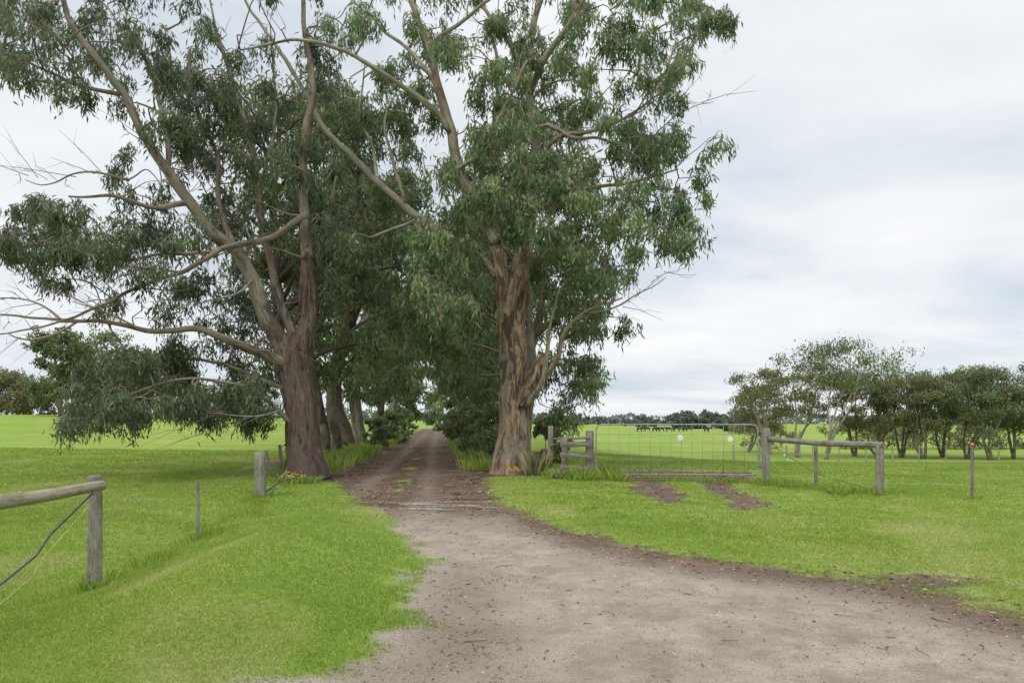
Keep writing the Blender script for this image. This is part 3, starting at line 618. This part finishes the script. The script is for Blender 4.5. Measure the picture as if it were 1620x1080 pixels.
RT = [(1182, 62, 5.6, 3.0, LEAF_O), (1218, 58, 7.2, 3.4, LEAF_O), (1262, 54, 7.6, 3.0, LEAF_O), (1306, 51, 8.9, 5.2, LEAF_D), (1352, 56, 7.0, 3.2, LEAF_O), (1390, 54, 6.4, 3.0, LEAF_O), (1428, 54, 7.0, 3.5, LEAF_D), (1462, 52, 6.4, 2.8, LEAF_O), (1492, 55, 7.6, 3.5, LEAF_D),
      (1530, 52, 7.0, 3.3, LEAF_O), (1568, 50, 6.8, 3.2, LEAF_D), (1606, 52, 7.5, 3.6, LEAF_D), (1650, 50, 6.8, 3.4, LEAF_D), (1700, 52, 7, 3.2, LEAF_D)]
ords = ['leftmost', 'second', 'third', 'fourth and tallest', 'fifth', 'sixth', 'seventh', 'eighth', 'ninth', 'tenth', 'eleventh', 'twelfth', 'thirteenth', 'fourteenth']
for q, (px, yy, h, sp, m_) in enumerate(RT):
    gum('paddock_tree', ords[q]+(' tree' if 'most' in ords[q] or 'tallest' in ords[q] else ' tree from the left')+' of the shelter belt beyond the gate', (px-810)/F*yy, yy, h+.35, sp, 600+q, 6600 if q > 3 else 5200, .23, .085, m_, cb=.34 if q not in (1, 2, 3) else (.48 if q != 3 else .6), stems=4 if q % 2 else 3, r0=.12, ncl=40, flat=.36, bmat=BARK_FAR if q < 4 else BARK_LIMB_D, group='shelter belt trees on the right', lean=[.16, -.12, .08][q % 3], top=.62)
UB = [(1215, 70), (1350, 70), (1400, 70), (1450, 70), (1500, 70), (1550, 70), (1610, 70)]
un = ['under the second belt tree', 'under the fifth belt tree', 'under the sixth belt tree', 'under the eighth belt tree', 'under the ninth belt tree', 'between the tenth and eleventh belt trees', 'nearest the right photo edge']
for q, (px, yy) in enumerate(UB):
    gum('understorey_bush', 'low dull bush behind the shelter belt trunks, '+un[q], (px-810)/F*yy, yy, 3.3+.8*math.sin(q*2.3), 2.9, 650+q, 2200, .24, .11, [LEAF_O, LEAF_D][q % 2], cb=.05, stems=3, r0=.06, ncl=20, cat='bush', group='bushes behind the shelter belt', cr=1.2)
protos = [gum('distant_tree', 'x', 40+10*q, 300, 7, 5, 700+q, 1600, 1.0, .6, LEAF_HAZE, cb=.06, ncl=16, r0=.3, tseg=6) for q in range(3)]
spots = [(858, 420, .9), (880, 430, 1.1), (905, 400, 1.2), (925, 440, .9), (990, 330, .55), (1012, 300, .75), (1030, 310, .7), (1070, 250, .9), (1085, 255, 1.0), (1105, 250, 1.1), (1125, 245, .9), (1145, 250, .8), (1160, 200, .7), (1178, 190, .8), (950, 460, .8), (970, 470, .7)]
dl = ['leftmost', 'second', 'third', 'fourth', 'fifth', 'sixth', 'seventh', 'eighth', 'ninth', 'tenth', 'eleventh', 'twelfth', 'thirteenth', 'fourteenth', 'fifteenth', 'sixteenth']
order = sorted(range(len(spots)), key=lambda k: spots[k][0])
for rank, k in enumerate(order):
    px, yy, s = spots[k]
    if rank < 3: r = protos[rank]
    else:
        p = protos[rank % 3]; r = p.copy(); C.objects.link(r)
        for ch in p.children:
            c = ch.copy(); C.objects.link(c); c.parent = r
    x = (px-810)/F*yy; r.location = (x, yy, float(H(x, yy))-.2); r.scale = (s, s, s); r.rotation_euler = (0, 0, rank*1.3)
    r['label'] = f'{dl[rank]} tree from the left on the skyline behind the gate' if rank else 'leftmost tree on the skyline behind the gate'; r['group'] = 'distant trees on the skyline'
n = 9000; rng = np.random.RandomState(55)
wx = -700+1700*rng.rand(n); wy = 620+60*rng.rand(n)+60*np.sin(wx/90); hh = 5+6*vn(wx/30, wx*0, 0, 71)
c = np.stack([wx, wy, H(wx, wy)+hh*rng.rand(n)], -1); a = rng.rand(n)*6.28; s = 1.2+1.6*rng.rand(n)
u = np.stack([np.cos(a), np.sin(a)*.4, rng.normal(size=n)*.4], -1)*s[:, None]; v = np.stack([rng.normal(size=n)*.3, rng.normal(size=n)*.3, 1+0*a], -1)*(s*.8)[:, None]
o = bulk('distant_wood', np.stack([c-u, c-v, c+u, c+v], 1).reshape(-1, 3), 4, LEAF_HAZE, tone=rng.rand(n)); tag(o, 'wood along the far horizon, coloured blue green for haze', 'wood', kind='stuff')

# ------------------------------------------------------------------ fences and gate
r = empty('wire_fence', tuple(G3(150, 6.55)), 'left roadside wire fence with a pale log end rail', 'fence')
def add(mb, name, mat, par, smooth=True): return mb.build(name, mat, par, np.array(par.location), smooth)
def post(px, Y, topz, rad, par, mat=WOOD, name='post', lean=(0, 0), sq=False, sd=0):
    p = G3(px, Y, -.15); mb = MB(); t = p+np.array([lean[0], lean[1], 0]); t[2] = float(H(p[0], Y))+topz
    q = [p+(t-p)*u for u in np.linspace(0, 1, 12)]; q.insert(-1, t-(t-p)*.012)
    R = np.ones(13); R[-1] = .86; R[-2] = .97
    for i_ in range(1, 11): q[i_] = q[i_]+rs.normal(size=3)*rad*.03
    if sq: mb.tube(q, R*(1+rs.normal(size=13)*.02), prof=rrect(rad*2, rad*2), sd=sd)
    else: mb.tube(q, R*rad*(1+rs.normal(size=13)*.015), 20, rough=.09, sd=sd)
    return add(mb, name, mat, par)
post(150, 6.62, 1.08, .062, r, sd=1)
p4 = np.array([-4.25, 3.2, 0]); mb = MB(); mb.tube([p4+(0, 0, -.1), p4+(0, 0, 1.1)], [.07, .065], 16, rough=.04); add(mb, 'post', WOOD, r)
mb = MB(); e0 = P3(163, 767, 6.5); e1 = np.array([-4.25, 3.15, 1.0]); mid = P3(0, 792, 5.45)
mb.tube([e0, e0+(mid-e0)*.5+(0, 0, -.012), mid, e1], [.046, .054, .058, .066], 20, .1, rough=.08, jit=.02, sd=2); add(mb, 'rail', WOOD_Y, r)
post(313, 9.85, .85, .022, r, name='thin_post', sd=3)
post(412, 14.8, .98, .10, r, sq=True, sd=4)
post(447, 23, .85, .05, r, sd=5, lean=(-.1, 0)); post(434, 20.5, .75, .03, r, sd=6, lean=(-.25, 0))
pts = [G3(150, 6.6), G3(313, 9.85), G3(412, 14.8), G3(447, 23)]
for hz in (.25, .45, .62, .74):
    mb = MB(); mb.tube([p+(0.03, 0, hz) for p in pts], .0018, 4); add(mb, 'wire', WIRE, r)
mb = MB(); mb.tube([P3(146, 780, 6.45), P3(80, 845, 5.9), P3(0, 925, 5.3), np.array([-4.2, 3.3, .0])], .009, 8, .3); add(mb, 'stay_cable', BLUEPIPE, r)
mb = MB(); mb.tube([P3(140, 800, 6.5), P3(70, 880, 5.9), P3(0, 955, 5.3), np.array([-4.1, 3.3, -.1])], .004, 6, .3); add(mb, 'rope', ROPE, r)
mb = MB(); p = G3(428, 14.9); mb.tube([p+(0, 0, .0), p+(.12, .1, .35), p+(.30, .2, .55)], .02, 8); add(mb, 'brace', WOOD, r)
mb = MB(); mb.tube([p+(-.2, 0, .02), p+(.1, .2, .30), p+(.5, .3, .40)], .012, 8); add(mb, 'brace', RUST, r)

r = empty('timber_barrier', tuple(G3(905, 20)), 'short weathered timber barrier of stacked boards left of the gate', 'fence')
post(933, 20.0, 1.36, .11, r, sq=True, sd=11); post(871, 20.9, 1.50, .075, r, sq=True, sd=12); post(893, 20.2, 1.12, .08, r, sq=True, sd=13)
for hz, t0 in ((.28, 0), (.62, .02), (.98, -.03)):
    mb = MB(); p0 = G3(886, 20.08); p1 = G3(936, 19.87); mb.tube([p0+(0, -.13, hz+t0), p1+(0, -.02-.11, hz)], 1.0, prof=rrect(.15, .05)[::1], sd=14)
    add(mb, 'board', WOOD, r)
p0 = G3(871, 20.8); p1 = G3(893, 20.2)
mb = MB(); mb.tube([p0+(0, 0, .85), p1+(0, 0, 1.1)], .03, 8); add(mb, 'rail', WOOD, r)
mb = MB(); mb.tube([p0+(0.02, -.1, 1.1), G3(932, 19.87)+(0, -.02, 1.16)], .035, 8, sd=15); add(mb, 'rail', WOOD, r)
GY = 19.9
gl = G3(943, GY); gr = G3(1199, 19.5)
g = empty('farm_gate', tuple(gl), 'wide galvanised tube farm gate with wire mesh infill', 'gate')
def gp(u, z): p = gl+(gr-gl)*u; return np.array([p[0], p[1], p[2]+z])
Hh0, Hh1 = .10, 1.54; W = np.linalg.norm(gr-gl); e = .16/W
cor = [(e, Hh0), (1-e, Hh0), (1-e*.3, Hh0+.04), (1, Hh0+.16), (1, Hh1-.16), (1-e*.3, Hh1-.04), (1-e, Hh1), (e, Hh1), (e*.3, Hh1-.04), (0, Hh1-.16), (0, Hh0+.16), (e*.3, Hh0+.04), (e, Hh0), (e+.01, Hh0)]
mb = MB(); mb.tube([gp(*c_) for c_ in cor], .021, 10); add(mb, 'frame', STEEL, g)
for u in np.linspace(.08, .92, 14):
    mb = MB(); mb.tube([gp(u, Hh0), gp(u, Hh1)], .0065, 5); add(mb, 'upright_wire', STEEL, g)
for z in (.34, .55, .76, 1.0, 1.26):
    mb = MB(); mb.tube([gp(0, z), gp(1, z)], .005, 5); add(mb, 'cross_wire', STEEL, g)
def disc(px, py, rad, kind):
    c = P3(px, py, 19.55); mb = MB()
    if kind == 0: pr = [(math.cos(t)*rad, math.sin(t)*rad) for t in np.arange(16)/16*6.283]
    else: pr = [(rad, 0), (rad*.55, rad*.9), (-rad*.55, rad*.9), (-rad, 0), (-rad*.55, -rad*.9), (rad*.55, -rad*.9)]
    mb.tube([c+(0, -.01, 0), c+(0, .01, 0)], 1.0, prof=pr); return add(mb, 'sign', WHITE, g, False)
disc(1076, 692, .085, 0)['label'] = 'small round white sign'; disc(1155, 694, .085, 1)['label'] = 'small six sided white sign'
for z in (.35, 1.3):
    mb = MB(); p = gp(1, z); mb.tube([p, p+(.18, -.1, 0)], .02, 8); add(mb, 'hinge', RUST, g)
mb = MB(); p = gp(0, .9); mb.tube([p, p+(-.08, 0, -.05), p+(-.16, 0, 0)], .009, 6, .05); add(mb, 'chain', RUST, g)
r = empty('post_and_rail_fence', tuple(G3(1300, 17)), 'weathered log rail fence between gatepost and short corner post on the right', 'fence')
pa = (1212, 18.3); pb = (1392, 15.0)
post(*pa, 1.45, .105, r, sd=21); post(*pb, 1.16, .085, r, sd=22, sq=False)
post(1291, 17.0, 1.02, .045, r, sd=23)
A = G3(1216, 18.25); B = G3(1398, 14.95); mb = MB(); mb.tube([A+(0, -.06, 1.16), (A+B)/2+(0, -.06, 1.10), B+(-.02, -.06, 1.09)], [.066, .074, .066], 16, .2, rough=.09, jit=.03, sd=24); add(mb, 'rail', WOOD, r)
for hz in (.3, .55, .8):
    mb = MB(); mb.tube([G3(1212, 18.2)+(0, 0, hz), G3(1392, 14.95)+(0, 0, hz-.05), G3(1538, 14.2)+(0, 0, hz), G3(1750, 13.5)+(0, 0, hz)], .0022, 4); add(mb, 'wire', WIRE, r)
mb = MB(); mb.tube([G3(1225, 18)+(0, 0, .95), G3(1290, 16.9)+(0, 0, .35), G3(1380, 15.2)+(0, 0, .1)], .006, 5); add(mb, 'stay_wire', RUST, r)
for px, yy, hz in ((1241, 17.7, .72), (1246, 17.6, .60)):
    c = G3(px, yy, hz); mb = MB(); mb.tube([c, c+(0, 0, .06)], [.03, .02], 8); add(mb, 'insulator', WHITE, r)
post(1538, 14.2, 1.18, .032, r, sd=25, lean=(.0, 0))
c = G3(1538, 14.15, 1.12); mb = MB(); mb.tube([c+(-.04, 0, 0), c+(0, -.03, .03), c+(.04, 0, .0)], [.022, .026, .016], 8); add(mb, 'insulator', ORANGE, r)
r = empty('wire_fence', tuple(G3(1500, 44)), 'distant wire fence in front of the shelter belt', 'fence')
for px in range(1160, 1700, 42):
    post(px, 44, 1.1, .04, r, sd=px)
for hz in (.5, .95):
    mb = MB(); mb.tube([G3(px, 44, hz) for px in range(1160, 1700, 42)], .006, 4); add(mb, 'wire', WIRE, r)
r = empty('cattle_grid', tuple(G3(695, 13.6)), 'dusty steel cattle grid sunk across the drive', 'cattle grid')
for q in range(6):
    yy = 12.95+q*.24; x0, x1 = (590-810)/F*13.3, (800-810)/F*13.3; mb = MB(); z = float(H(-1.5, yy))-.062
    xx = np.linspace(x0, x1, 9); mb.tube([(t, yy+.01*math.sin(t*3), z+.012*math.sin(t*2.3+q*1.9)) for t in xx], .022, 8, sd=q); add(mb, 'rail', GRIDM, r)
def tuft_obj(name, lab, px, Y, n, h, rr, mat, cat, w=.02, lean=1.0):
    p = G3(px, Y); V = tuft_geo(rs, p[0], p[1], n, h, rr, w=w, lean=lean)
    o = bulk(name, V, 4, mat, tone=rs.rand(n), origin=p); o.location = p; tag(o, lab, cat)
tuft_obj('dry_grass_tuft', 'tall straw coloured grass clump right of the huge trunk', 848, 20.9, 420, .72, .34, STRAW, 'grass clump', w=.008, lean=.45)
tuft_obj('dry_grass_tuft', 'dry grass clump at the foot of the timber barrier', 888, 19.4, 220, .30, .3, STRAW, 'grass clump', w=.010, lean=.6)
tuft_obj('leafy_weed', 'broad leafed yellow green weed at the foot of the left trunk', 468, 18.0, 420, .20, .6, GRASS, 'weed', w=.03, lean=1)
tuft_obj('leafy_weed', 'green weed growing under the corner post of the right fence', 1325, 15.2, 90, .18, .2, GRASS, 'weed', w=.02)
for lab, px, yy, n, sp in (('yellow flowers at the foot of the huge right trunk', 812, 20.9, 36, .3), ('yellow flowers beside the left trunk', 462, 18.3, 34, .35)):
    p = G3(px, yy); c = np.array([p+(rs.normal()*sp*.6, rs.normal()*.2, .12+rs.rand()*.14) for q in range(n)]); a = rs.rand(n)*6.28
    u = np.stack([np.cos(a), 0*a, np.sin(a)], -1)*.022; v = np.stack([-np.sin(a), 0*a+.5, np.cos(a)], -1)*.022
    o = bulk('yellow_flowers', np.stack([c-u, c-v, c+u, c+v], 1).reshape(-1, 3), 4, FLOWER, tone=rs.rand(n), origin=p); o.location = p; tag(o, lab, 'flowers', kind='stuff')

# ------------------------------------------------------------------ cattle
def cow_mesh(graze):
    hd = [(.95, 0, 1.25), (1.2, 0, 1.3 if not graze else .85), (1.5, 0, 1.2 if not graze else .25)]
    v = [(0, 0, 1.02), (.5, 0, 1.05), (-.55, 0, 1.08), (-.75, 0, 1.1)]+hd
    e = [(0, 1), (0, 2), (2, 3), (1, 4), (4, 5), (5, 6)]; r = [.36, .33, .33, .22, .22, .16, .09]
    for (bx, bi) in ((.5, 1), (-.6, 2)):
        for s in (-.18, .18):
            k = len(v); kx = bx+.05 if bx > 0 else bx-.10
            v += [(bx, s, .75), (kx, s, .42), (bx, s, .03)]; e += [(bi, k), (k, k+1), (k+1, k+2)]; r += [.15, .075, .06]
    k = len(v); v += [(-.9, 0, .95), (-.92, 0, .5)]; e += [(3, k), (k, k+1)]; r += [.04, .035]
    me = bpy.data.meshes.new('cow'); me.from_pydata(v, e, []); o = bpy.data.objects.new('cow', me); C.objects.link(o)
    o.modifiers.new('skin', 'SKIN')
    for i, q in enumerate(r):
        sv = me.skin_vertices[0].data[i]; sv.radius = (q, q); sv.use_root = (i == 0)
    o.modifiers.new('sub', 'SUBSURF').levels = 1
    me.materials.append(COW)
    return o
pc = [cow_mesh(True), cow_mesh(False)]
cows = [(1012, 190, 0), (1024, 205, 1), (1036, 188, 0), (1046, 200, 0), (1058, 185, 1), (1066, 210, 0), (1078, 195, 0), (1090, 187, 0), (1118, 180, 1)]
cn = ['leftmost', 'second', 'third', 'fourth', 'fifth', 'sixth', 'seventh', 'eighth', 'rightmost']
for q, (px, yy, kd) in enumerate(cows):
    o = pc[kd] if q in (0, 1) else pc[kd].copy()
    if q not in (0, 1): C.objects.link(o)
    x = (px-810)/F*yy; o.location = (x, yy, float(H(x, yy))); o.rotation_euler = (0, 0, [0.2, 3, .5, 2.7, 3.3, 1.2, .1, 2.9, 0.4][q])
    tag(o, f'{cn[q]} black cow {"from the left " if 0 < q < 8 else ""}{"standing" if kd else "grazing"} in the far herd', 'cow', 'black cattle in the far paddock')

# ------------------------------------------------------------------ sky, sun, camera
w = bpy.data.worlds.new('World'); bpy.context.scene.world = w; w.use_nodes = True; nt = w.node_tree
bg = nt.nodes['Background']
el, az = math.radians(52), math.radians(215)
sky = nt.nodes.new('ShaderNodeTexSky'); sky.sky_type = 'NISHITA'; sky.sun_disc = False; sky.sun_elevation = el; sky.sun_rotation = az
tc = nt.nodes.new('ShaderNodeTexCoord'); sp = nt.nodes.new('ShaderNodeSeparateXYZ'); nt.links.new(tc.outputs['Generated'], sp.inputs[0])
zz = math_(nt, 'ADD', math_(nt, 'MAXIMUM', sp.outputs['Z'], 0.0), .20)
cb = nt.nodes.new('ShaderNodeCombineXYZ'); nt.links.new(math_(nt, 'DIVIDE', sp.outputs['X'], zz), cb.inputs[0]); nt.links.new(math_(nt, 'DIVIDE', sp.outputs['Y'], zz), cb.inputs[1])
mp = nt.nodes.new('ShaderNodeMapping'); mp.inputs['Scale'].default_value = (.62, .95, 1); mp.inputs['Location'].default_value = (2.3, .9, 0); nt.links.new(cb.outputs[0], mp.inputs[0])
nz = noise(nt, mp.outputs[0], 1.2, 7, .55, .25)
cl = ramp(nt, nz, [(.30, (5.9, 6.7, 7.5)), (.43, (7.4, 8.05, 8.65)), (.55, (9.0, 9.3, 9.6)), (.67, (9.9, 10.0, 10.1))])
skc = mix(nt, .04, cl, sky.outputs[0])
lift = nt.nodes.new('ShaderNodeMapRange'); lift.inputs[1].default_value = .5; lift.inputs[2].default_value = 1.; lift.inputs[3].default_value = 1.; lift.inputs[4].default_value = 2.3
nt.links.new(sp.outputs['Z'], lift.inputs[0])
vm = nt.nodes.new('ShaderNodeVectorMath'); vm.operation = 'SCALE'; nt.links.new(skc, vm.inputs[0]); nt.links.new(lift.outputs[0], vm.inputs['Scale'])
nt.links.new(vm.outputs[0], bg.inputs['Color']); bg.inputs['Strength'].default_value = .1
sl = bpy.data.lights.new('sun', 'SUN'); sl.energy = 1.5; sl.angle = math.radians(18); sl.color = (1, .97, .92)
so = bpy.data.objects.new('sun', sl); C.objects.link(so)
so.rotation_euler = (math.radians(40), 0, math.radians(-35))
cam = bpy.data.cameras.new('camera'); cam.lens = 24; cam.sensor_width = 36; cam.shift_y = 128/1620; cam.clip_end = 6000
co = bpy.data.objects.new('camera', cam); C.objects.link(co); co.location = (0, 0, CH); co.rotation_euler = (math.radians(90), 0, 0)
bpy.context.scene.camera = co
bpy.context.scene.view_settings.view_transform = 'Standard'
